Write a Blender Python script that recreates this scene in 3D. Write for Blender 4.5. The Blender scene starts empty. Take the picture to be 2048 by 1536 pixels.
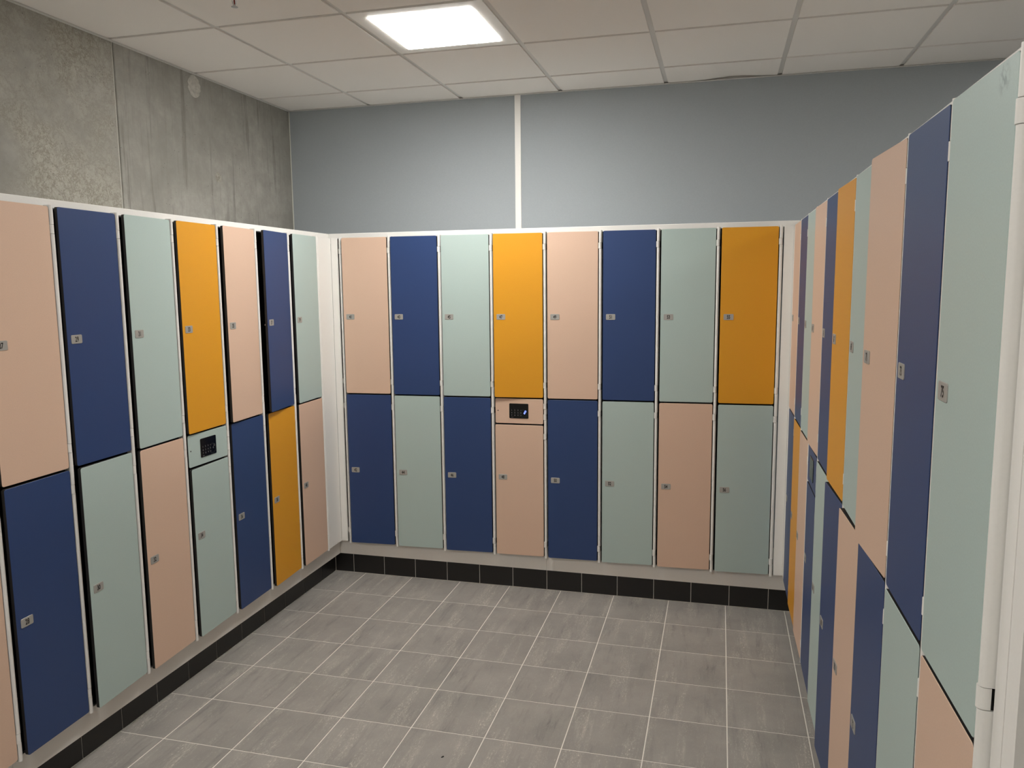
import bpy, math, random
from mathutils import Matrix, Vector

random.seed(7)
scene = bpy.context.scene
C = scene.collection

# ------------------------------------------------------------------ camera
cam_data = bpy.data.cameras.new('camera')
cam_data.sensor_width = 36.0
cam_data.lens = 1570.4 / 2048 * 36.0
cam_data.clip_start = 0.01
cam = bpy.data.objects.new('camera', cam_data)
C.objects.link(cam)
RIGHT = Vector((0.9669, 0.2551, -0.0099)).normalized()
FWD = Vector((-0.2544, 0.9590, -0.1249)).normalized()
UP = RIGHT.cross(FWD).normalized()
RIGHT = FWD.cross(UP).normalized()
m = Matrix((RIGHT, UP, -FWD)).transposed().to_4x4()
m.translation = Vector((2.0386, -4.1943, 1.7213))
cam.matrix_world = m
scene.camera = cam

# ------------------------------------------------------------------ world, exposure
world = bpy.data.worlds.new('world')
scene.world = world
world.use_nodes = True
world.node_tree.nodes['Background'].inputs['Color'].default_value = (0.9, 0.95, 1.0, 1)
world.node_tree.nodes['Background'].inputs['Strength'].default_value = 0.0
vs = scene.view_settings
vs.view_transform = 'Standard'
vs.look = 'None'
vs.gamma = 1.0
vs.use_curve_mapping = False
vs.exposure = 0.42
LIGHT_STRENGTH = 36.5
LIGHT_COLOUR = (1.0, 0.978, 0.94)


# ------------------------------------------------------------------ material helpers
def lin(r, g, b):
    def f(c):
        c /= 255.0
        return c / 12.92 if c <= 0.04045 else ((c + 0.055) / 1.055) ** 2.4
    return (f(r), f(g), f(b), 1.0)


MATS = {}


def new_mat(name):
    mt = bpy.data.materials.new(name)
    mt.use_nodes = True
    nt = mt.node_tree
    return mt, nt, nt.nodes['Principled BSDF']


def node(nt, kind, **inputs):
    n = nt.nodes.new(kind)
    for k, v in inputs.items():
        n.inputs[k].default_value = v
    return n


def ramp(nt, src, stops):
    r = nt.nodes.new('ShaderNodeValToRGB')
    while len(r.color_ramp.elements) < len(stops):
        r.color_ramp.elements.new(0.5)
    for e, (p, c) in zip(r.color_ramp.elements, stops):
        e.position = p
        e.color = c if len(c) == 4 else (*c, 1)
    nt.links.new(src, r.inputs['Fac'])
    return r.outputs['Color']


def mix(nt, fac, a, b, mode='MIX'):
    n = nt.nodes.new('ShaderNodeMix')
    n.data_type = 'RGBA'
    n.blend_type = mode
    for sock, val in ((n.inputs[0], fac), (n.inputs[6], a), (n.inputs[7], b)):
        if hasattr(val, 'is_linked'):
            nt.links.new(val, sock)
        else:
            sock.default_value = val
    return n.outputs[2]


def math_node(nt, op, a, b=0.0):
    n = nt.nodes.new('ShaderNodeMath')
    n.operation = op
    for sock, val in ((n.inputs[0], a), (n.inputs[1], b)):
        if hasattr(val, 'is_linked'):
            nt.links.new(val, sock)
        else:
            sock.default_value = val
    return n.outputs[0]


def coords(nt, scale=(1, 1, 1), rand=0.0):
    tc = nt.nodes.new('ShaderNodeTexCoord')
    mp = nt.nodes.new('ShaderNodeMapping')
    mp.inputs['Scale'].default_value = scale
    nt.links.new(tc.outputs['Object'], mp.inputs['Vector'])
    if rand:
        oi = nt.nodes.new('ShaderNodeObjectInfo')
        mu = math_node(nt, 'MULTIPLY', oi.outputs['Random'], rand)
        nt.links.new(mu, mp.inputs['Location'])
    return mp.outputs['Vector']


def noise(nt, vec, scale, detail=4, rough=0.55, dist=0.0):
    n = node(nt, 'ShaderNodeTexNoise', Scale=scale, Detail=detail, Roughness=rough, Distortion=dist)
    nt.links.new(vec, n.inputs['Vector'])
    return n.outputs['Fac']


def bump(nt, bsdf, height, strength, dist=0.001):
    b = node(nt, 'ShaderNodeBump', Strength=strength, Distance=dist)
    nt.links.new(height, b.inputs['Height'])
    nt.links.new(b.outputs['Normal'], bsdf.inputs['Normal'])


def grained(name, col, rough=0.5, var=0.03, scale=250, bstr=0.15, spec=0.5, metal=0.0):
    """plain painted / laminate surface: base colour with fine grain and relief"""
    mt, nt, b = new_mat(name)
    v = coords(nt)
    n = noise(nt, v, scale, 3)
    lo = tuple(c * (1 - var) for c in col[:3]) + (1,)
    hi = tuple(min(1, c * (1 + var)) for c in col[:3]) + (1,)
    nt.links.new(ramp(nt, n, [(0.3, lo), (0.7, hi)]), b.inputs['Base Color'])
    b.inputs['Roughness'].default_value = rough
    b.inputs['Specular IOR Level'].default_value = spec
    b.inputs['Metallic'].default_value = metal
    if bstr:
        bump(nt, b, n, bstr, 0.0006)
    MATS[name] = mt
    return mt


PEACH = lin(225, 192, 168)
BLUE = lin(44, 68, 116)
MINT = lin(183, 201, 196)
ORANGE = lin(228, 160, 34)
for nm, c in (('peach', PEACH), ('blue', BLUE), ('mint', MINT), ('orange', ORANGE)):
    grained('laminate_' + nm, c, rough=0.42, var=0.035, scale=330, bstr=0.25)
grained('laminate_core', lin(26, 24, 23), rough=0.6, var=0.1)
grained('white_enamel', lin(245, 243, 238), rough=0.38, var=0.01, scale=180, bstr=0.08)
grained('plinth_enamel', lin(238, 234, 228), rough=0.28, var=0.01, scale=180, bstr=0.06)
grained('locker_inside', lin(34, 34, 36), rough=0.7, var=0.1)
grained('ceiling_fibre', lin(240, 236, 231), rough=0.95, var=0.03, scale=420, bstr=0.5, spec=0.1)
grained('ceiling_rail', lin(214, 212, 208), rough=0.5, var=0.01)
grained('ceiling_void', lin(150, 148, 143), rough=0.9, var=0.1)
grained('grout_light', lin(240, 235, 226), rough=0.9, var=0.04, scale=300, spec=0.2)
grained('grout_grey', lin(205, 201, 194), rough=0.9, var=0.05, scale=300, spec=0.2)
grained('black_ceramic', lin(30, 28, 27), rough=0.35, var=0.08, scale=60, bstr=0.05)
grained('plate_metal', lin(180, 178, 173), rough=0.45, var=0.03, scale=500, metal=0.35, bstr=0.05)
grained('number_ink', lin(18, 18, 18), rough=0.6, var=0.0)
grained('keypad_glass', lin(6, 6, 8), rough=0.12, var=0.0, bstr=0)
grained('keypad_print', lin(150, 150, 150), rough=0.6, var=0.0, bstr=0)
grained('keypad_ring', lin(48, 50, 52), rough=0.4, var=0.0, bstr=0)
grained('sealant', lin(196, 196, 186), rough=0.6, var=0.05)
grained('plug_mortar', lin(184, 181, 173), rough=0.9, var=0.16, scale=60, bstr=0.6)
grained('chrome', lin(190, 190, 192), rough=0.2, var=0.0, metal=1.0, bstr=0)
grained('red_bulb', lin(120, 12, 8), rough=0.1, var=0.0, bstr=0)
grained('dark_chip', lin(16, 14, 13), rough=0.8, var=0.1)
grained('far_wall_paint', lin(238, 236, 232), rough=0.9, var=0.02)
grained('far_floor', lin(165, 161, 154), rough=0.6, var=0.1, scale=20)


def emissive(name, col, strength):
    mt, nt, b = new_mat(name)
    b.inputs['Base Color'].default_value = (0.8, 0.8, 0.8, 1)
    b.inputs['Emission Color'].default_value = (*col, 1)
    b.inputs['Emission Strength'].default_value = strength
    MATS[name] = mt


emissive('lit_diffuser', LIGHT_COLOUR, LIGHT_STRENGTH)
emissive('blue_led', (0.04, 0.12, 1.0), 2.2)


def mat_back_wall():
    mt, nt, b = new_mat('wall_blue_grey')
    v = coords(nt)
    n1 = noise(nt, v, 160, 3)
    n2 = noise(nt, v, 1.2, 2)
    c = mix(nt, n1, lin(160, 167, 171), lin(170, 177, 181))
    c = mix(nt, math_node(nt, 'MULTIPLY', n2, 0.25), c, lin(155, 162, 167))
    nt.links.new(c, b.inputs['Base Color'])
    b.inputs['Roughness'].default_value = 0.75
    bump(nt, b, n1, 0.3, 0.0008)
    MATS['wall_blue_grey'] = mt


def mat_concrete(name, veins):
    """raw cast concrete; veins adds the crazed brown mottling of one panel, otherwise drip streaks"""
    mt, nt, b = new_mat(name)

    def bw(src):
        n = nt.nodes.new('ShaderNodeRGBToBW')
        nt.links.new(src, n.inputs[0])
        return n.outputs[0]

    def mul(a, c):
        return math_node(nt, 'MULTIPLY', a, c)
    v = coords(nt)
    cloud = noise(nt, v, 1.9, 7, 0.62, 0.4)
    mid = noise(nt, v, 11, 6, 0.65)
    fine = noise(nt, v, 60, 5, 0.7)
    grain = noise(nt, v, 260, 2)
    col = ramp(nt, cloud, [(0.30, lin(146, 144, 138)), (0.52, lin(172, 170, 163)), (0.72, lin(192, 190, 183))])
    col = mix(nt, mul(bw(ramp(nt, mid, [(0.40, (1, 1, 1)), (0.62, (0, 0, 0))])), 0.40), col, lin(134, 132, 125))
    col = mix(nt, mul(fine, 0.40), col, lin(143, 141, 134))
    if not veins:
        s1 = noise(nt, coords(nt, (1, 5.0, 0.28)), 3.4, 5, 0.6, 0.15)
        s2 = noise(nt, coords(nt, (1, 16.0, 0.9)), 3.0, 5, 0.65, 0.1)
        f1 = mul(bw(ramp(nt, s1, [(0.59, (0, 0, 0)), (0.66, (1, 1, 1)), (0.70, (0, 0, 0))])), 0.5)
        f2 = mul(bw(ramp(nt, s2, [(0.56, (0, 0, 0)), (0.74, (1, 1, 1))])), 0.45)
        col = mix(nt, f2, col, lin(124, 121, 112))
        col = mix(nt, f1, col, lin(96, 94, 88))
    else:
        low = node(nt, 'ShaderNodeSeparateXYZ')
        nt.links.new(v, low.inputs[0])
        area = bw(ramp(nt, noise(nt, v, 1.8, 4, 0.6), [(0.40, (0, 0, 0)), (0.58, (1, 1, 1))]))
        w1 = noise(nt, v, 16, 9, 0.80, 0.35)
        w2 = noise(nt, v, 34, 8, 0.78, 0.25)
        l1 = bw(ramp(nt, w1, [(0.470, (0, 0, 0)), (0.498, (1, 1, 1)), (0.525, (0, 0, 0))]))
        l2 = bw(ramp(nt, w2, [(0.46, (0, 0, 0)), (0.50, (1, 1, 1)), (0.54, (0, 0, 0))]))
        col = mix(nt, mul(area, 0.45), col, lin(192, 188, 175))
        col = mix(nt, mul(mul(l1, area), 0.75), col, lin(108, 101, 84))
        col = mix(nt, mul(mul(l2, area), 0.40), col, lin(120, 114, 98))
    vo = nt.nodes.new('ShaderNodeTexVoronoi')
    vo.inputs['Scale'].default_value = 40
    nt.links.new(v, vo.inputs['Vector'])
    pore = math_node(nt, 'LESS_THAN', vo.outputs['Distance'], 0.09)
    pmask = mul(pore, math_node(nt, 'GREATER_THAN', noise(nt, v, 5.0, 3), 0.54))
    col = mix(nt, mul(pmask, 0.7), col, lin(84, 80, 72))
    col = mix(nt, mul(grain, 0.18), col, lin(122, 119, 111))
    nt.links.new(col, b.inputs['Base Color'])
    b.inputs['Roughness'].default_value = 0.85
    b.inputs['Specular IOR Level'].default_value = 0.25
    bump(nt, b, fine, 0.35, 0.002)
    MATS[name] = mt


def mat_floor_tile():
    """grey stoneware with pale flecks and dark wisps running along the tile"""
    mt, nt, b = new_mat('floor_stoneware')

    def bw(src):
        n = nt.nodes.new('ShaderNodeRGBToBW')
        nt.links.new(src, n.inputs[0])
        return n.outputs[0]

    def mul(a, c):
        return math_node(nt, 'MULTIPLY', a, c)
    v = coords(nt, (1, 1, 1), 37.0)
    cloud = noise(nt, v, 4.5, 4, 0.6)
    band = noise(nt, coords(nt, (17, 2.2, 1), 53.0), 1.0, 4, 0.6, 0.3)
    band2 = noise(nt, coords(nt, (19, 2.6, 1), 77.0), 1.0, 4, 0.6, 0.3)
    wisp = noise(nt, coords(nt, (85, 9, 1), 61.0), 1.0, 5, 0.7, 0.5)
    fleck = noise(nt, coords(nt, (230, 75, 1), 91.0), 1.0, 4, 0.75, 0.6)
    grain = noise(nt, v, 300, 3, 0.7)
    base = ramp(nt, cloud, [(0.3, lin(150, 146, 141)), (0.7, lin(170, 165, 158))])
    lite = bw(ramp(nt, band, [(0.50, (0, 0, 0)), (0.66, (1, 1, 1))]))
    dark = bw(ramp(nt, band2, [(0.53, (0, 0, 0)), (0.72, (1, 1, 1))]))
    wl = bw(ramp(nt, wisp, [(0.50, (0, 0, 0)), (0.66, (1, 1, 1))]))
    fk = bw(ramp(nt, fleck, [(0.55, (0, 0, 0)), (0.64, (1, 1, 1))]))
    c = mix(nt, mul(dark, 0.35), base, lin(122, 119, 117))
    c = mix(nt, mul(mul(dark, wl), 0.60), c, lin(98, 96, 96))
    c = mix(nt, mul(lite, 0.22), c, lin(184, 178, 168))
    c = mix(nt, mul(mul(lite, wl), 0.55), c, lin(205, 199, 188))
    c = mix(nt, mul(mul(lite, fk), 0.85), c, lin(228, 222, 210))
    c = mix(nt, mul(fk, 0.16), c, lin(205, 200, 190))
    c = mix(nt, mul(grain, 0.22), c, lin(122, 118, 112))
    nt.links.new(c, b.inputs['Base Color'])
    b.inputs['Roughness'].default_value = 0.55
    b.inputs['Specular IOR Level'].default_value = 0.35
    bump(nt, b, fleck, 0.25, 0.0008)
    MATS['floor_stoneware'] = mt


def mat_smudged_mint():
    mt, nt, b = new_mat('laminate_mint_smudged')
    v = coords(nt)
    n = noise(nt, v, 330, 3)
    col = ramp(nt, n, [(0.3, tuple(c * .965 for c in MINT[:3])), (0.7, tuple(min(1, c * 1.035) for c in MINT[:3]))])
    tc = nt.nodes.new('ShaderNodeTexCoord')
    d = nt.nodes.new('ShaderNodeVectorMath')
    d.operation = 'DISTANCE'
    nt.links.new(tc.outputs['Object'], d.inputs[0])
    d.inputs[1].default_value = (-0.050, 0.0, 1.776)
    near = ramp(nt, d.outputs['Value'], [(0.005, (1, 1, 1)), (0.024, (0, 0, 0))])
    sp = ramp(nt, noise(nt, v, 75, 4, 0.6), [(0.46, (0, 0, 0)), (0.58, (1, 1, 1))])
    f = mix(nt, 1.0, near, sp, 'MULTIPLY')
    g = nt.nodes.new('ShaderNodeRGBToBW')
    nt.links.new(f, g.inputs[0])
    col = mix(nt, math_node(nt, 'MULTIPLY', g.outputs[0], 0.65), col, lin(110, 126, 130))
    nt.links.new(col, b.inputs['Base Color'])
    b.inputs['Roughness'].default_value = 0.42
    bump(nt, b, n, 0.25, 0.0006)
    MATS['laminate_mint_smudged'] = mt


mat_back_wall()
mat_concrete('concrete_streaked', False)
mat_concrete('concrete_veined', True)
mat_floor_tile()
mat_smudged_mint()


# ------------------------------------------------------------------ mesh helpers
class MB:
    def __init__(self):
        self.v, self.f, self.m = [], [], []
        self.mats = []

    def slot(self, mat):
        if mat not in self.mats:
            self.mats.append(mat)
        return self.mats.index(mat)

    def add(self, verts, faces, mat):
        o = len(self.v)
        s = self.slot(mat)
        self.v += [tuple(p) for p in verts]
        for f in faces:
            self.f.append(tuple(i + o for i in f))
            self.m.append(s)

    def box(self, x0, x1, y0, y1, z0, z1, mat):
        self.add([(x0, y0, z0), (x1, y0, z0), (x1, y1, z0), (x0, y1, z0), (x0, y0, z1), (x1, y0, z1), (x1, y1, z1), (x0, y1, z1)],
                 [(0, 3, 2, 1), (4, 5, 6, 7), (0, 1, 5, 4), (1, 2, 6, 5), (2, 3, 7, 6), (3, 0, 4, 7)], mat)

    def chamfer_box(self, x0, x1, y0, y1, z0, z1, c, mat):
        """box with its four upright edges and rims chamfered by c"""
        ring = [(x0 + c, y0), (x1 - c, y0), (x1, y0 + c), (x1, y1 - c), (x1 - c, y1), (x0 + c, y1), (x0, y1 - c), (x0, y0 + c)]
        inr = [(max(x0 + c, min(x1 - c, x)), max(y0 + c, min(y1 - c, y))) for x, y in ring]
        rows = [(inr, z0), (ring, z0 + c), (ring, z1 - c), (inr, z1)]
        vv = [(x, y, z) for r, z in rows for x, y in r]
        n = 8
        ff = [tuple(reversed(range(n))), tuple(range(3 * n, 4 * n))]
        for k in range(3):
            for i in range(n):
                j = (i + 1) % n
                ff.append((k * n + i, k * n + j, (k + 1) * n + j, (k + 1) * n + i))
        self.add(vv, ff, mat)

    def slab(self, x0, x1, z0, z1, y0, y1, r, face, edge, seg=4, ch=0.0009):
        """upright panel facing -y with rounded corners: coloured face, edge material round it"""
        pts = []
        for cx, cz, a0 in ((x1 - r, z0 + r, -90), (x1 - r, z1 - r, 0), (x0 + r, z1 - r, 90), (x0 + r, z0 + r, 180)):
            for k in range(seg + 1):
                a = math.radians(a0 + 90 * k / seg)
                pts.append((math.cos(a), math.sin(a), cx, cz))
        n = len(pts)
        front = [(cx + (r - ch) * c, y0, cz + (r - ch) * s) for c, s, cx, cz in pts]
        rim = [(cx + r * c, y0 + ch, cz + r * s) for c, s, cx, cz in pts]
        back = [(cx + r * c, y1, cz + r * s) for c, s, cx, cz in pts]
        self.add(front + rim, [tuple(range(n))] + [(i, i + n, (i + 1) % n + n, (i + 1) % n) for i in range(n)], face)
        self.add(rim + back, [tuple(reversed(range(n, 2 * n)))] + [(i, i + n, (i + 1) % n + n, (i + 1) % n) for i in range(n)], edge)

    def prism(self, outline, z0, z1, mat):
        n = len(outline)
        vv = [(x, y, z0) for x, y in outline] + [(x, y, z1) for x, y in outline]
        self.add(vv, [tuple(reversed(range(n))), tuple(range(n, 2 * n))] + [(i, (i + 1) % n, (i + 1) % n + n, i + n) for i in range(n)], mat)

    def lathe(self, prof, cx, cy, n, mat):
        vv = [(cx + r * math.cos(2 * math.pi * k / n), cy + r * math.sin(2 * math.pi * k / n), z) for r, z in prof for k in range(n)]
        ff = []
        for j in range(len(prof) - 1):
            for k in range(n):
                k2 = (k + 1) % n
                ff.append((j * n + k, j * n + k2, (j + 1) * n + k2, (j + 1) * n + k))
        ff.append(tuple(range(n)))
        ff.append(tuple(reversed(range((len(prof) - 1) * n, len(prof) * n))))
        self.add(vv, ff, mat)

    def stroke(self, pts, w, y, mat, closed=False):
        """flat line of width w drawn on the plane y"""
        n = len(pts)
        L = []
        for i in range(n):
            a = pts[(i - 1) % n] if (i or closed) else pts[i]
            b = pts[(i + 1) % n] if (i < n - 1 or closed) else pts[i]
            dx, dz = b[0] - a[0], b[1] - a[1]
            q = math.hypot(dx, dz) or 1
            nx, nz = -dz / q * w / 2, dx / q * w / 2
            L.append(((pts[i][0] + nx, y, pts[i][1] + nz), (pts[i][0] - nx, y, pts[i][1] - nz)))
        vv = [p for pr in L for p in pr]
        ff = []
        for i in range(n if closed else n - 1):
            j = (i + 1) % n
            ff.append((2 * i, 2 * i + 1, 2 * j + 1, 2 * j))
        self.add(vv, ff, mat)

    def mesh(self, name, smooth=False):
        me = bpy.data.meshes.new(name)
        me.from_pydata(self.v, [], self.f)
        for mt in self.mats:
            me.materials.append(MATS[mt])
        me.polygons.foreach_set('material_index', self.m)
        if smooth:
            me.polygons.foreach_set('use_smooth', [True] * len(me.polygons))
            me.set_sharp_from_angle(angle=math.radians(40))
        me.update()
        return me


def place(name, me, parent=None, loc=(0, 0, 0), rotz=0.0, label=None, cat=None, group=None, kind=None):
    o = bpy.data.objects.new(name, me)
    C.objects.link(o)
    o.location = loc
    o.rotation_euler = (0, 0, rotz)
    if parent:
        o.parent = parent
    for k, v in (('label', label), ('category', cat), ('group', group), ('kind', kind)):
        if v:
            o[k] = v
    return o


_glyph = {}


def glyph_mesh(text, bold=0.0):
    """outline of a short text as (verts2d, faces, width, height), from the built-in font"""
    key = (text, bold)
    if key not in _glyph:
        cu = bpy.data.curves.new('number_text', 'FONT')
        cu.body = text
        cu.size = 1.0
        cu.resolution_u = 3
        cu.offset = bold
        ob = bpy.data.objects.new('number_text', cu)
        C.objects.link(ob)
        dg = bpy.context.evaluated_depsgraph_get()
        me = bpy.data.meshes.new_from_object(ob.evaluated_get(dg))
        vv = [(v.co.x, v.co.y) for v in me.vertices]
        ff = [tuple(p.vertices) for p in me.polygons]
        bpy.data.objects.remove(ob)
        bpy.data.curves.remove(cu)
        bpy.data.meshes.remove(me)
        x0, x1 = min(p[0] for p in vv), max(p[0] for p in vv)
        y0, y1 = min(p[1] for p in vv), max(p[1] for p in vv)
        _glyph[key] = ([(x - (x0 + x1) / 2, y - (y0 + y1) / 2) for x, y in vv], ff, x1 - x0, y1 - y0)
    return _glyph[key]


def write_text(mb, text, cx, cz, height, y, mat, squeeze=0.7, bold=0.0):
    vv, ff, w, h = glyph_mesh(text, bold)
    s = height / h
    vs3 = [(cx + px * s * squeeze, y, cz + pz * s) for px, pz in vv]
    # built-in text faces +z in its own plane; here it must face -y, which keeps x to the right and z up
    mb.add(vs3, ff, mat)


# ------------------------------------------------------------------ main dimensions (metres)
ZC = 2.829                       # underside of ceiling tiles
XL, XR = -0.64, 5.45             # side walls
YB, YF = 0.44, -5.60             # back and front walls
SK_L, SK_B, SK_R = -0.200, 0.0, 2.445      # faces of the skirting tiles
FL, FB, FR = -0.134, -0.036, 2.382         # closed door planes of the three banks
ZBASE = 0.200                    # locker feet / plinth top
ZCAP = 2.0255
GX, GY = -0.0816, 0.6944         # ceiling grid origin

# ------------------------------------------------------------------ floor
b = MB()
b.box(XL - .2, XR + .2, YF - .2, YB + .2, -0.12, -0.0012, 'grout_light')
floor = place('floor', b.mesh('floor'), kind='structure')
T = 0.3
G = 0.0021
xs = [(SK_L + .001, -G)] + [(k * T + G, (k + 1) * T - G) for k in range(8)] + [(8 * T + G, SK_R - .001)]
NROW = 16
tile_cache = {}
for r in range(NROW):
    y1, y0 = -r * T - G, -(r + 1) * T + G
    for x0, x1 in xs:
        w = round(x1 - x0, 4)
        if w not in tile_cache:
            b = MB()
            b.chamfer_box(-w / 2, w / 2, -(T / 2 - G), T / 2 - G, -0.008, 0, 0.0008, 'floor_stoneware')
            tile_cache[w] = b.mesh('floor_tile')
        place('floor_tile', tile_cache[w], floor, ((x0 + x1) / 2, (y0 + y1) / 2, 0))
b = MB()
b.box(XL, XR, YF, -NROW * T - .001, -.008, 0, 'far_floor')
b.box(2.95, XR, -NROW * T, YB, -.008, 0, 'far_floor')
place('floor_area', b.mesh('floor_area'), floor)

# ------------------------------------------------------------------ walls
b = MB()
b.box(XL - .2, XL - .02, YF, YB + .2, 0, 3.1, 'grout_grey')
wall_left = place('wall_left', b.mesh('wall_left'), kind='structure')
JY = -1.069
for y0, y1, mt in ((YF, JY - .006, 'concrete_veined'), (JY + .006, YB, 'concrete_streaked')):
    b = MB()
    b.chamfer_box(XL - .02, XL, y0, y1, 0, 3.1, 0.003, mt)
    place('concrete_panel', b.mesh('concrete_panel'), wall_left)
b = MB()
b.prism([(XL - .02, JY - .0058), (XL - .008, JY - .0058), (XL - .004, JY - .002), (XL - .004, JY + .002), (XL - .008, JY + .0058), (XL - .02, JY + .0058)], 0, 3.1, 'sealant')
place('joint_sealant', b.mesh('joint_sealant'), wall_left)
for y, z, r, mt in ((-.50, 2.766, .052, 'plug_mortar'), (-.336, 2.738, .026, 'concrete_streaked'), (-.333, 2.323, .028, 'concrete_veined')):
    b = MB()
    n = 26
    ring = [(y + (r * (1 + .10 * math.sin(k * 2.3) * (r > .04))) * math.cos(2 * math.pi * k / n), z + r * math.sin(2 * math.pi * k / n) * (1.15 if r > .04 else 1)) for k in range(n)]
    o = .0014
    vv = [(XL - .002, p, q) for p, q in ring] + [(XL + o, y + (p - y) * .93, z + (q - z) * .93) for p, q in ring] + \
         [(XL + o, y + (p - y) * .55, z + (q - z) * .55) for p, q in ring] + [(XL + .0004, y + (p - y) * .48, z + (q - z) * .48) for p, q in ring]
    ff = []
    for j in range(3):
        ff += [(j * n + k, j * n + (k + 1) % n, (j + 1) * n + (k + 1) % n, (j + 1) * n + k) for k in range(n)]
    ff.append(tuple(range(3 * n, 4 * n)))
    b.add(vv, ff, mt)
    place('tie_hole_plug', b.mesh('tie_hole_plug'), wall_left)

b = MB()
b.box(XL - .2, XR + .2, YB + .015, YB + .2, 0, 3.1, 'grout_grey')
wall_back = place('wall_back', b.mesh('wall_back'), kind='structure')
for x0, x1 in ((XL, .855), (.867, 3.867), (3.873, XR)):
    b = MB()
    b.box(x0, x1, YB, YB + .015, 0, 3.1, 'wall_blue_grey')
    place('wall_panel', b.mesh('wall_panel'), wall_back)
b = MB()
b.chamfer_box(.843, .879, YB - .007, YB, 2.0, ZC - .002, 0.0015, 'white_enamel')
place('trim_1', b.mesh('trim_1'), kind='structure')
b = MB()
b.prism([(XL, YB), (XL, YB - .004), (XL + .004, YB)], 1.9, ZC - .004, 'sealant')
place('trim_2', b.mesh('trim_2'), kind='structure')
b = MB()
b.box(XR, XR + .2, YF, YB + .2, 0, 3.1, 'far_wall_paint')
place('wall_right', b.mesh('wall_right'), kind='structure')
b = MB()
b.box(XL - .2, XR + .2, YF - .2, YF, 0, 3.1, 'far_wall_paint')
place('wall_front', b.mesh('wall_front'), kind='structure')

# ------------------------------------------------------------------ ceiling: slab, rails, tiles
b = MB()
b.box(XL - .2, XR + .2, YF - .2, YB + .2, 3.1, 3.25, 'ceiling_void')
ceiling = place('ceiling', b.mesh('ceiling'), kind='structure')
RZ = ZC + .007                                     # rails sit a little above the tile faces
gxs = [GX + .6 * k for k in range(-1, 10)]
gys = [GY - .6 * k for k in range(0, 12)]
gxs = [g for g in gxs if XL < g < XR]
gys = [g for g in gys if YF < g < YB]
for g in gxs:
    b = MB()
    b.box(g - .012, g + .012, YF, YB, RZ, RZ + .002, 'ceiling_rail')
    b.box(g - .0008, g + .0008, YF, YB, RZ + .002, RZ + .038, 'ceiling_rail')
    place('ceiling_rail', b.mesh('ceiling_rail'), ceiling)
for g in gys:
    b = MB()
    b.box(XL, XR, g - .012, g + .012, RZ + .0003, RZ + .002, 'ceiling_rail')
    b.box(XL, XR, g - .0008, g + .0008, RZ + .002, RZ + .036, 'ceiling_rail')
    place('ceiling_rail', b.mesh('ceiling_rail'), ceiling)
LIGHT_CELLS = {(1, 2), (1, 7), (7, 2)}     # (column, row) of the light panels in the grid
ex = [XL - .012 + .002] + gxs + [XR + .01]
ey = [YB + .010] + gys + [YF - .01]
tile_cache = {}
# gxs[0] is GX, gys[0] is GY-.6
for i in range(len(ex) - 1):
    for j in range(len(ey) - 1):
        if (i - 1, j + 0) in LIGHT_CELLS:
            continue
        x0, x1 = ex[i] + .0115, ex[i + 1] - .0115
        y1, y0 = ey[j] - .0115, ey[j + 1] + .0115
        warped = (j == 0 and i == 4)
        key = (round(x1 - x0, 4), round(y1 - y0, 4), warped)
        if key not in tile_cache:
            w, h = key[0] / 2, key[1] / 2
            b = MB()
            if warped:                              # this cut tile does not lie down on its wall trim
                n = 12
                vv, ff = [], []
                for k in range(n + 1):
                    x = -w + 2 * w * k / n
                    u = k / n
                    up = .012 * math.exp(-((u - .62) / .22) ** 2)
                    vv += [(x, -h, 0), (x, h, up), (x, h, .016 + up), (x, -h, .016)]
                for k in range(n):
                    a, c = 4 * k, 4 * k + 4
                    ff += [(a, a + 1, c + 1, c), (a + 1, a + 2, c + 2, c + 1), (a + 2, a + 3, c + 3, c + 2), (a + 3, a, c, c + 3)]
                ff += [(0, 3, 2, 1), (4 * n, 4 * n + 1, 4 * n + 2, 4 * n + 3)]
                b.add(vv, ff, 'ceiling_fibre')
            else:
                b.chamfer_box(-w, w, -h, h, 0, .016, .0012, 'ceiling_fibre')
            tile_cache[key] = b.mesh('ceiling_tile')
        place('ceiling_tile', tile_cache[key], ceiling, ((x0 + x1) / 2, (y0 + y1) / 2, ZC))
for n_, (x0, x1, y0, y1) in enumerate(((XL, XL + .020, YF, YB), (XL, XR, YB - .020, YB))):
    b = MB()
    b.box(x0, x1, y0, y1, ZC - .0035, ZC - .0018, 'ceiling_rail')
    if n_ == 0:
        b.box(XL, XL + .0016, y0, y1, ZC - .0018, ZC + .02, 'ceiling_rail')
    else:
        b.box(x0, x1, YB - .0016, YB, ZC - .0018, ZC + .02, 'ceiling_rail')
    place('trim_%d' % (3 + n_), b.mesh('trim_%d' % (3 + n_)), kind='structure')

# ceiling lights: real lamps set into the grid
# the one in the picture; the next of its row over the near end of the aisle (it lights the end panel, whose
# face is turned away from the first); and one beyond the right bank (its light casts the slanting shadow
# of that bank's top across doors 53 and 55)
LIGHT_NAMES = {(1, 2): '', (1, 7): '_aisle_offscreen', (7, 2): '_neighbour_offscreen'}
LIGHT_LABELS = {(1, 2): 'square lit ceiling panel nearest the blue-grey wall, in front of locker 47',
                (1, 7): 'square lit ceiling panel over the aisle, past the white end panel',
                (7, 2): 'square lit ceiling panel behind the bank ending in locker 75'}
fr = MB()
for x0, x1, y0, y1 in ((-.29, .29, .225, .29), (-.29, .29, -.29, -.225), (-.29, -.225, -.225, .225), (.225, .29, -.225, .225)):
    fr.box(x0, x1, y0, y1, 0, .012, 'white_enamel')
fr.box(-.29, .29, -.29, .29, .012, .03, 'white_enamel')
fr_me = fr.mesh('light_frame')
df = MB()
df.box(-.2245, .2245, -.2245, .2245, -.003, .0115, 'lit_diffuser')
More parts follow.
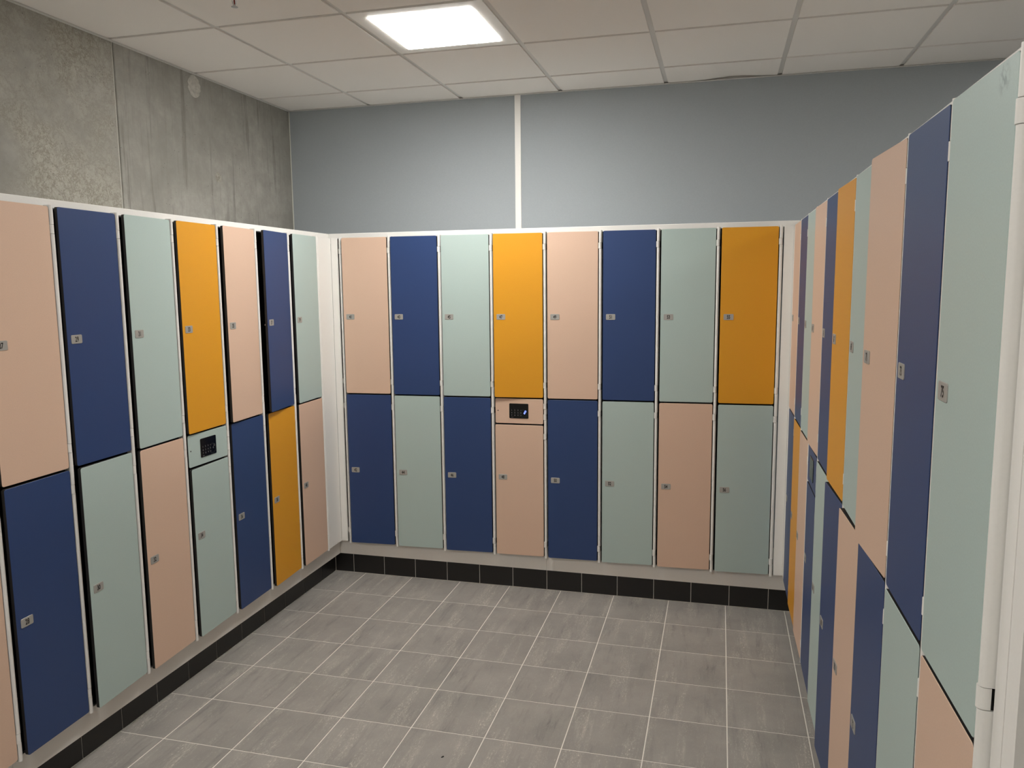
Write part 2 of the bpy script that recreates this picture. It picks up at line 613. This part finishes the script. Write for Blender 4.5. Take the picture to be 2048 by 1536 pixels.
df_me = df.mesh('diffuser')
for (ci, rj) in sorted(LIGHT_CELLS):
    x = GX + .6 * ci + .3
    y = GY - .6 * rj - .3
    sfx = LIGHT_NAMES[(ci, rj)]
    t = place('ceiling_light' + sfx, None, None, (x, y, ZC), label=LIGHT_LABELS[(ci, rj)], cat='ceiling light', group='square ceiling light panels')
    place('frame', fr_me, t)
    place('diffuser' + sfx, df_me, t)

# sprinkler
SX, SY = .2155, -1.406
t = place('fire_sprinkler', None, None, (SX, SY, ZC), label='small pendent fire sprinkler with red glass bulb under the ceiling', cat='sprinkler')
b = MB()
b.lathe([(.010, .0), (.010, -.004), (.030, -.004), (.032, 0)], 0, 0, 20, 'white_enamel')
place('escutcheon', b.mesh('escutcheon', True), t)
b = MB()
b.lathe([(.0085, .0), (.0085, -.010), (.006, -.012), (.006, 0)], 0, 0, 14, 'chrome')
for s in (-1, 1):
    pts = [(s * .007, -.010), (s * .0085, -.018), (s * .007, -.028), (s * .003, -.035), (s * .0015, -.038)]
    for (xa, za), (xb, zb) in zip(pts, pts[1:]):
        b.add([(xa - .0013, -.002, za), (xa + .0013, -.002, za), (xa + .0013, .002, za), (xa - .0013, .002, za),
               (xb - .0013, -.002, zb), (xb + .0013, -.002, zb), (xb + .0013, .002, zb), (xb - .0013, .002, zb)],
              [(0, 1, 5, 4), (1, 2, 6, 5), (2, 3, 7, 6), (3, 0, 4, 7), (0, 3, 2, 1), (4, 5, 6, 7)], 'chrome')
b.lathe([(.002, -.034), (.0028, -.036), (.0028, -.039), (.001, -.041)], 0, 0, 12, 'chrome')
place('frame_arms', b.mesh('frame_arms'), t)
b = MB()
b.lathe([(.0012, -.011), (.0028, -.013), (.0030, -.022), (.0024, -.030), (.001, -.034)], 0, 0, 12, 'red_bulb')
place('glass_bulb', b.mesh('glass_bulb', True), t)
b = MB()
b.lathe([(.0015, -.0395), (.0125, -.0405), (.0130, -.0418), (.002, -.0415)], 0, 0, 18, 'chrome')
place('deflector', b.mesh('deflector'), t)


# ------------------------------------------------------------------ plinth: base blocks with skirting tiles
def baseboard(name, core, face_axis, face, lo, hi, joints, back):
    """face_axis 0: tiles face along x at x=face; 1: along y. back = direction into the plinth"""
    b = MB()
    b.box(*core, 0, ZBASE - .004, 'grout_grey')
    base = place(name, b.mesh(name), kind='structure')
    cuts = [lo] + [j for j in joints if lo + .01 < j < hi - .01] + [hi]
    cache = {}
    for a, c in zip(cuts, cuts[1:]):
        w = round(c - a - .0035, 4)
        if w not in cache:
            mb = MB()
            if face_axis == 0:
                mb.chamfer_box(min(0, back * .008), max(0, back * .008), -w / 2, w / 2, .002, .138, .0007, 'black_ceramic')
            else:
                mb.chamfer_box(-w / 2, w / 2, min(0, back * .008), max(0, back * .008), .002, .138, .0007, 'black_ceramic')
            cache[w] = mb.mesh('skirting_tile')
        mid = (a + c) / 2
        place('skirting_tile', cache[w], base, (face, mid, 0) if face_axis == 0 else (mid, face, 0))


LEND = -2.60
REND = -3.18
baseboard('baseboard_left', (XL, SK_L - .002, LEND, YB), 0, SK_L, LEND, SK_B - .001, [-.173 - .2015 * k for k in range(14)][::-1], -1)
baseboard('baseboard_back', (SK_L - .002, SK_R + .002, SK_B + .002, YB), 1, SK_B, SK_L + .001, SK_R - .001, [-.079 + .1997 * k for k in range(15)], 1)
baseboard('baseboard_right', (SK_R + .002, 2.90, REND, YB), 0, SK_R, REND, SK_B - .001, [-.15 - .2 * k for k in range(16)][::-1], 1)

# plinth boards (folded sheet: face plus a flange carrying the lockers)
S = .027


def plinth_board(x0, x1, y0, y1, axis, out, to, label):
    """axis 0: faces along x at x=out, flange reaches to x=to; axis 1: along y"""
    b = MB()
    z0, z1 = .117, ZBASE - .0005
    th = .005 if to > out else -.005
    if axis == 0:
        b.box(min(out, out + th), max(out, out + th), y0, y1, z0, z1, 'plinth_enamel')
        b.box(min(out, to), max(out, to), y0, y1, z1 - .003, z1, 'plinth_enamel')
    else:
        b.box(x0, x1, min(out, out + th), max(out, out + th), z0, z1, 'plinth_enamel')
        b.box(x0, x1, min(out, to), max(out, to), z1 - .003, z1, 'plinth_enamel')
    place('plinth_board', b.mesh('plinth_board'), None, label=label, cat='board', group='grey plinth boards under the lockers')


plinth_board(0, 0, LEND, -2.3065, 0, FL - S, SK_L - .02, 'short grey plinth board below peach door 26')
plinth_board(0, 0, -2.3055, FB + S - .001, 0, FL - S, SK_L - .02, 'long grey plinth board under the lockers along the concrete wall')
plinth_board(FL - S + .001, 1.1185, 0, 0, 1, FB + S, SK_B + .02, 'grey plinth board running from the wide corner filler to the blue-lit keypad locker')
plinth_board(1.1195, FR + S - .001, 0, 0, 1, FB + S, SK_B + .02, 'grey plinth board under the lockers between the blue-lit keypad and the narrow filler')
plinth_board(0, 0, REND, FB + S - .001, 0, FR + S, SK_R + .02, 'grey plinth board of the locker bank that closes with a white end panel')


# ------------------------------------------------------------------ lockers
# local frame of a column: x along the bank to the viewer's right, y into the wall, z up from the plinth;
# hinge edge of the doors at x = 0, closed door faces at y = 0
PITCH, W = .3, .273
UP_Z = (1.1062 - ZBASE, 1.998 - ZBASE)
LO_Z = (.2055 - ZBASE, 1.0985 - ZBASE)
PAN_Z = (.9593 - ZBASE, 1.0985 - ZBASE)
LOS_Z = (.2055 - ZBASE, .952 - ZBASE)
TOP_Z = 2.003 - ZBASE
SL_UP = [(1.160, 1.190), (1.9085, 1.9385)]
SL_LO = [(.259, .290), (1.0130, 1.0440)]
SL_PAN = [(.9845, 1.0140), (1.0450, 1.0735)]
SL_LOS = [(.259, .290), (.8750, .9050)]
SL = {k: [(a - ZBASE, c - ZBASE) for a, c in v] for k, v in dict(up=SL_UP, lo=SL_LO, pan=SL_PAN, los=SL_LOS).items()}
ZR = dict(up=UP_Z, lo=LO_Z, pan=PAN_Z, los=LOS_Z)
PX, PY, PR = .0110, .0052, .0079

_me = {}


def d_profile(cx, cy, r, back, n=9):
    pts = [(cx + r * math.cos(math.pi + math.pi * k / n), cy + r * math.sin(math.pi + math.pi * k / n)) for k in range(n + 1)]
    return pts + [(cx + r, back), (cx - r, back)]


def post_mesh(kinds):
    key = ('post', kinds)
    if key not in _me:
        cut = sorted(s for k in kinds for s in SL[k])
        z = -.004
        b = MB()
        for a, c in cut + [(TOP_Z, None)]:
            b.prism(d_profile(PX, PY, PR, .0245), z, a - (.0012 if c else 0), 'white_enamel')
            if c:                                   # pin running through the knuckle
                b.prism([(PX - .003, .012), (PX + .003, .012), (PX + .003, .0245), (PX - .003, .0245)], a - .0012, c + .0012, 'laminate_core')
                z = c + .0012
        _me[key] = b.mesh('hinge_post', True)
    return _me[key]


def door_mesh(kind, colour):
    key = ('door', kind, colour)
    if key not in _me:
        z0, z1 = ZR[kind]
        b = MB()
        b.slab(-W, -.0010, z0, z1, 0, .0125, .0075, 'laminate_' + colour, 'laminate_core')
        _me[key] = b.mesh('door')
    return _me[key]


def hinge_mesh(z0, z1):
    key = ('hinge', round(z1 - z0, 4))
    if key not in _me:
        h = z1 - z0
        b = MB()
        b.prism(d_profile(.0092, .0050, .0090, .0115), 0, h, 'white_enamel')
        b.box(-.012, PX, .0126, .0146, .002, h - .002, 'white_enamel')
        _me[key] = b.mesh('hinge', True)
    return _me[key]


def plate_mesh(num):
    b = MB()
    b.slab(-.0245, .0245, -.0152, .0152, -.0016, 0, .0042, 'plate_metal', 'plate_metal', ch=.0005)
    write_text(b, str(num), 0, 0, .0190, -.00185, 'number_ink', .66, .030)
    return b.mesh('number_plate')


def body_mesh(depth):
    key = ('body', depth)
    if key not in _me:
        b = MB()
        x0, x1, y0, y1, z0, z1 = -.2775, .0215, .029, depth, 0, 1.995 - ZBASE
        t_ = .004
        b.box(x0, x0 + t_, y0, y1, z0, z1, 'locker_inside')
        b.box(x1 - t_, x1, y0, y1, z0, z1, 'locker_inside')
        b.box(x0 + t_, x1 - t_, y1 - t_, y1, z0, z1, 'locker_inside')
        b.box(x0 + t_, x1 - t_, y0, y1 - t_, z0, z0 + t_, 'locker_inside')
        b.box(x0 + t_, x1 - t_, y0, y1 - t_, z1 - t_, z1, 'locker_inside')
        b.box(x0 + t_, x1 - t_, y0, y1 - t_, 1.1 - ZBASE, 1.106 - ZBASE, 'locker_inside')
        _me[key] = b.mesh('locker_body')
    return _me[key]


def keypad_mesh(lit):
    b = MB()
    b.slab(-.193, -.084, .7884, .8715, -.0022, 0, .005, 'keypad_glass', 'keypad_glass', ch=.0008)
    y = -.0025
    keys = [('1', 0, 0), ('2', 1, 0), ('3', 2, 0), ('*', 3, 0), ('4', 0, 1), ('5', 1, 1), ('6', 2, 1), ('0', 3, 1), ('7', 0, 2), ('8', 1, 2), ('9', 2, 2)]
    cx = [-.1785, -.1610, -.1430, -.1262]
    cz = [.8345, .8200, .8058]
    for ch, i, j in keys:
        write_text(b, ch, cx[i], cz[j], .0042 if ch == '*' else .0074, y, 'keypad_print', .8, .01)
    b.stroke([(cx[3] - .0028, cz[2] - .0002), (cx[3] - .0008, cz[2] - .0024), (cx[3] + .0030, cz[2] + .0026)], .0011, y, 'keypad_print')
    b.box(cx[0] - .004, cx[0] + .008, y, y + .0002, .7938, .7950, 'keypad_print')
    for r_ in (.0235, .0190):
        b.stroke([(-.111 + r_ * math.cos(2 * math.pi * k / 40), .8155 + r_ * math.sin(2 * math.pi * k / 40)) for k in range(40)], .0009, y, 'keypad_ring', True)
    ix, iz = -.1035, .8232
    s = .0092
    pts = [(-.15, .72), (.35, 1.0), (.85, .75), (.80, .25), (.30, .05), (-.20, -.02), (-.65, -.25), (-.75, -.70), (-.35, -.95), (.15, -.80)]
    ico = 'blue_led' if lit else 'keypad_print'
    b.stroke([(ix + px * s * .8, iz + pz * s) for px, pz in pts], .0030 if lit else .0016, y, ico)
    if lit:
        b.stroke([(ix - .30 * s, iz + .45 * s), (ix + .1 * s, iz + .40 * s)], .0022, y, ico)
        b.stroke([(ix - .05 * s, iz - .45 * s), (ix + .35 * s, iz - .40 * s)], .0020, y, ico)
    return b.mesh('keypad')


COL_WORD = dict(peach='peach', blue='dark blue', mint='pale mint', orange='orange')


def locker(num, up, lo, origin, rotz, depth, d_up, d_lo, label, group, keypad=None, hook=False, up_mat=None, set_back=0.0):
    t = place('locker', None, None, origin, rotz, label=label, cat='locker', group=group)
    place('locker_body', body_mesh(depth), t)
    kinds = ('up', 'pan', 'los') if keypad else ('up', 'lo')
    place('hinge_post', post_mesh(kinds), t, (0, set_back, 0))
    doors = [('up', up, num, d_up, 1.5495 - ZBASE), ('los' if keypad else 'lo', lo, num + 1, d_lo, (.654 if keypad else .650) - ZBASE)]
    for kind, colour, n, delta, pz in doors:
        d = place('door', door_mesh(kind, up_mat if (up_mat and kind == 'up') else colour), t, (0, 0, 0), math.asin(delta / W),
                  label='%s laminate door numbered %d' % (COL_WORD[colour], n))
        place('number_plate', plate_mesh(n), d, (-.2322, 0, pz))
        for z0, z1 in SL[kind]:
            place('hinge', hinge_mesh(z0, z1), d, (0, set_back, z0))
        if hook and kind == 'up':
            b = MB()
            pts = [(-W - .001, 1.330), (-W - .010, 1.337), (-W - .010, 1.343), (-W - .001, 1.350)]
            for (xa, za), (xb, zb) in zip(pts, pts[1:]):
                b.add([(xa, .010, za), (xb, .010, zb), (xb, .013, zb), (xa, .013, za),
                       (xa + .002, .010, za), (xb + .002, .010, zb), (xb + .002, .013, zb), (xa + .002, .013, za)],
                      [(0, 1, 2, 3), (7, 6, 5, 4), (0, 4, 5, 1), (1, 5, 6, 2), (2, 6, 7, 3), (3, 7, 4, 0)], 'chrome')
            place('latch_hook', b.mesh('latch_hook'), d, (0.004, 0, 0))
    if keypad:
        p = place('keypad_panel', door_mesh('pan', lo), t, label='small %s panel holding a black keypad' % COL_WORD[lo])
        place('keypad', keypad_mesh(keypad == 'lit'), p, label='black glass keypad with digits' + (' and a lit blue symbol' if keypad == 'lit' else ''))
        for z0, z1 in SL['pan']:
            place('hinge', hinge_mesh(z0, z1), p, (0, set_back, z0))
        b = MB()
        b.prism([(.0032 * math.cos(2 * math.pi * k / 14), .0032 * math.sin(2 * math.pi * k / 14)) for k in range(14)], 0, .0006, 'number_ink')
        o = place('lock_hole', b.mesh('lock_hole'), p, (-.258, -.0001, .830))
        o.rotation_euler = (math.pi / 2, 0, 0)
    return t


Pk, Bl, Mi, Or = 'peach', 'blue', 'mint', 'orange'
LEFT = [(39, Mi, Pk), (37, Bl, Or), (35, Pk, Bl), (33, Or, Mi), (31, Mi, Pk), (29, Bl, Mi), (27, Pk, Bl), (25, Or, Pk)]
BACK = [(41, Pk, Bl), (43, Bl, Mi), (45, Mi, Bl), (47, Or, Pk), (49, Pk, Bl), (51, Bl, Mi), (53, Mi, Pk), (55, Or, Mi)]
RIGHT_BANK = [(57, Pk, Bl), (59, Bl, Or), (61, Mi, Pk), (63, Pk, Bl), (65, Bl, Mi), (67, Or, Bl), (69, Mi, Pk), (71, Pk, Bl), (73, Bl, Mi), (75, Mi, Pk)]
DELTA = {27: .007, 28: .0125, 29: .008, 30: .019, 31: .015, 32: .014, 33: .0095, 34: .011, 35: .0185, 36: .0085, 37: .033, 38: .014, 39: .0145, 40: .010,
         41: .013, 42: .015, 43: .013, 44: .012, 45: .011, 46: .014, 47: .014, 48: .008, 49: .012, 50: .010, 51: .010, 52: .012, 53: .011, 54: .012, 55: .009, 56: .012,
         57: .002, 58: .001, 59: .001, 60: .003, 61: .002, 62: .004, 63: .006, 64: .001, 65: .002, 66: .004, 67: .0083, 68: .012, 69: .003, 70: .011,
         71: .0172, 72: .008, 73: .003, 74: .004, 75: .004, 76: .004}
HY_L, HX_B, HY_R = -.2069, .2117, -.3789
LABEL = {
    25: 'orange over peach locker, last of the row along the concrete wall, doors 25 and 26',
    27: 'peach over dark blue locker along the concrete wall, next to the last, 27 and 28',
    29: 'dark blue over pale mint locker along the concrete wall, doors 29 and 30',
    31: 'mint over peach locker along the concrete wall, next to mint keypad panel, 31 and 32',
    33: 'orange over pale mint locker with an unlit keypad between its doors, 33 and 34',
    35: 'peach over blue locker between the unlit mint keypad and the ajar door, 35 and 36',
    37: 'dark blue over orange locker with its upper door standing ajar, doors 37 and 38',
    39: 'mint over peach locker by the concrete wall, beside the wide corner filler, 39 and 40',
    41: 'peach over blue locker under the blue-grey wall, beside wide corner filler, 41 and 42',
    43: 'dark blue over pale mint locker second from the wide corner filler, doors 43 and 44',
    45: 'pale mint over dark blue locker under the blue-grey wall, doors 45 and 46',
    47: 'orange over peach locker with a blue-lit keypad between its doors, 47 and 48',
    49: 'peach over blue locker under the blue-grey wall, next to blue-lit keypad, 49 and 50',
    51: 'dark blue over pale mint locker third from the narrow corner filler, doors 51 and 52',
    53: 'pale mint over peach locker under the blue-grey wall, doors 53 and 54',
    55: 'orange over pale mint locker without keypad, beside the narrow corner filler, 55 and 56',
    57: 'peach over blue locker facing the concrete wall, beside narrow corner filler, 57 and 58',
    59: 'blue over orange locker with both doors closed, facing the concrete wall, 59 and 60',
    61: 'pale mint over peach locker between orange door 60 and the blue keypad panel',
    63: 'peach over dark blue locker with a dark keypad on a blue panel, 63 and 64',
    65: 'dark blue over pale mint locker beside the blue keypad panel, doors 65 and 66',
    67: 'orange over dark blue locker facing the concrete wall, doors 67 and 68',
    69: 'pale mint over peach locker facing the concrete wall, next to orange door 67',
    71: 'peach over dark blue locker with slightly ajar upper door, third from the white end panel',
    73: 'dark blue over pale mint locker second from the white end panel, doors 73 and 74',
    75: 'pale mint over peach locker with a smudged upper door, beside the white end panel',
}
for bank, group, depth in ((LEFT, 'lockers along the concrete wall', .485), (BACK, 'lockers under the blue-grey wall', .455),
                           (RIGHT_BANK, 'lockers facing the concrete wall', .50)):
    for i, (n, u, l) in enumerate(bank):
        if bank is LEFT:
            org, rz = (FL, HY_L - PITCH * i, ZBASE), math.pi / 2
        elif bank is BACK:
            org, rz = (HX_B + PITCH * i, FB, ZBASE), 0.0
        else:
            org, rz = (FR, HY_R - PITCH * i, ZBASE), -math.pi / 2
        dflt = .002 if bank is RIGHT_BANK else .011
        locker(n, u, l, org, rz, depth, DELTA.get(n, dflt), DELTA.get(n + 1, dflt), LABEL[n], group,
               keypad={33: 'plain', 47: 'lit', 63: 'plain'}.get(n), hook=(n == 37), up_mat='mint_smudged' if n == 75 else None,
               set_back=.0020 if bank is RIGHT_BANK and n != 75 else 0.0)

# corner fillers
t = place('filler_panel', None, None, (FL, FB, ZBASE), label='white corner filler between lockers 39 and 41', cat='filler panel')
z0, z1 = .2045 - ZBASE, 1.9985 - ZBASE
b = MB()
b.slab(-.1500, .0000, z0, z1, 0, .012, .004, 'white_enamel', 'white_enamel')
o = place('panel', b.mesh('panel'), t, (0, 0, 0), math.pi / 2)
b = MB()
b.slab(.0005, .0385, z0, z1, 0, .012, .004, 'white_enamel', 'white_enamel')
place('panel', b.mesh('panel'), t, (0, 0, 0))
o = place('hinge_post', post_mesh(('up', 'lo')), t, (HX_B - PITCH - FL, 0, 0))
for kk in ('up', 'lo'):
    for a, c in SL[kk]:
        place('hinge', hinge_mesh(a, c), t, (HX_B - PITCH - FL + .002, 0, a))
b = MB()
b.box(-.001, .001, .0125, .40, 0, 1.79, 'locker_inside')
place('inner_sheet', b.mesh('inner_sheet'), t, (HX_B - PITCH - FL - .004, .0, 0))
t = place('filler_panel', None, None, (FR, FB, ZBASE), label='narrow white corner filler between lockers 55 and 57', cat='filler panel')
b = MB()
b.slab(-.0455, -.0005, z0, z1, 0, .012, .004, 'white_enamel', 'white_enamel')
place('panel', b.mesh('panel'), t)
b = MB()
b.slab(.000, .064, z0, z1, 0, .012, .004, 'white_enamel', 'white_enamel')
place('panel', b.mesh('panel'), t, (0, 0, 0), -math.pi / 2)

# end panel of the right bank
t = place('end_panel', None, None, (FR, HY_R - 9 * PITCH, ZBASE), -math.pi / 2, label='white end panel closing the locker bank beside number 75', cat='end panel')
b = MB()
b.box(.0222, .058, .014, .0285, 0, 2.0 - ZBASE, 'white_enamel')
b.box(.058, .061, .0165, .0285, 0, 2.0 - ZBASE, 'white_enamel')
b.box(.061, .1010, .014, .0285, 0, 2.0 - ZBASE, 'white_enamel')
place('front_strip', b.mesh('front_strip'), t)
b = MB()
b.box(.0222, .1005, .0286, .50, 0, 1.995 - ZBASE, 'white_enamel')
place('side_board', b.mesh('side_board'), t)

# caps over the three banks
CS = .0295


def cap(x0, x1, y0, y1, label):
    b = MB()
    b.chamfer_box(x0, x1, y0, y1, 1.9955, ZCAP, .002, 'white_enamel')
    place('cover_board', b.mesh('cover_board'), None, label=label, cat='board', group='white cover boards on top of the lockers')


cap(XL + .001, FL - CS, LEND, YB - .001, 'white cover board lying on the lockers along the concrete wall')
cap(FL - CS + .0005, FR + CS - .0005, FB + CS, YB - .008, 'white cover board lying on the lockers under the blue-grey wall')
cap(FR + CS, 2.90, REND, YB - .001, 'white cover board on the bank that closes with a white end panel')

# tiny dark chip lying on the floor
b = MB()
b.add([(-.003, -.006, 0), (.002, -.005, 0), (.004, .004, 0), (0, .007, 0), (-.003, .003, 0),
       (-.002, -.004, .002), (.001, -.004, .003), (.002, .003, .002), (0, .004, .003), (-.002, .002, .002)],
      [(4, 3, 2, 1, 0), (5, 6, 7, 8, 9)] + [(i, (i + 1) % 5, (i + 1) % 5 + 5, i + 5) for i in range(5)], 'dark_chip')
place('debris_chip', b.mesh('debris_chip'), None, (1.0865, -1.656, 0), -.4, label='tiny dark chip lying on a grey floor tile', cat='debris')
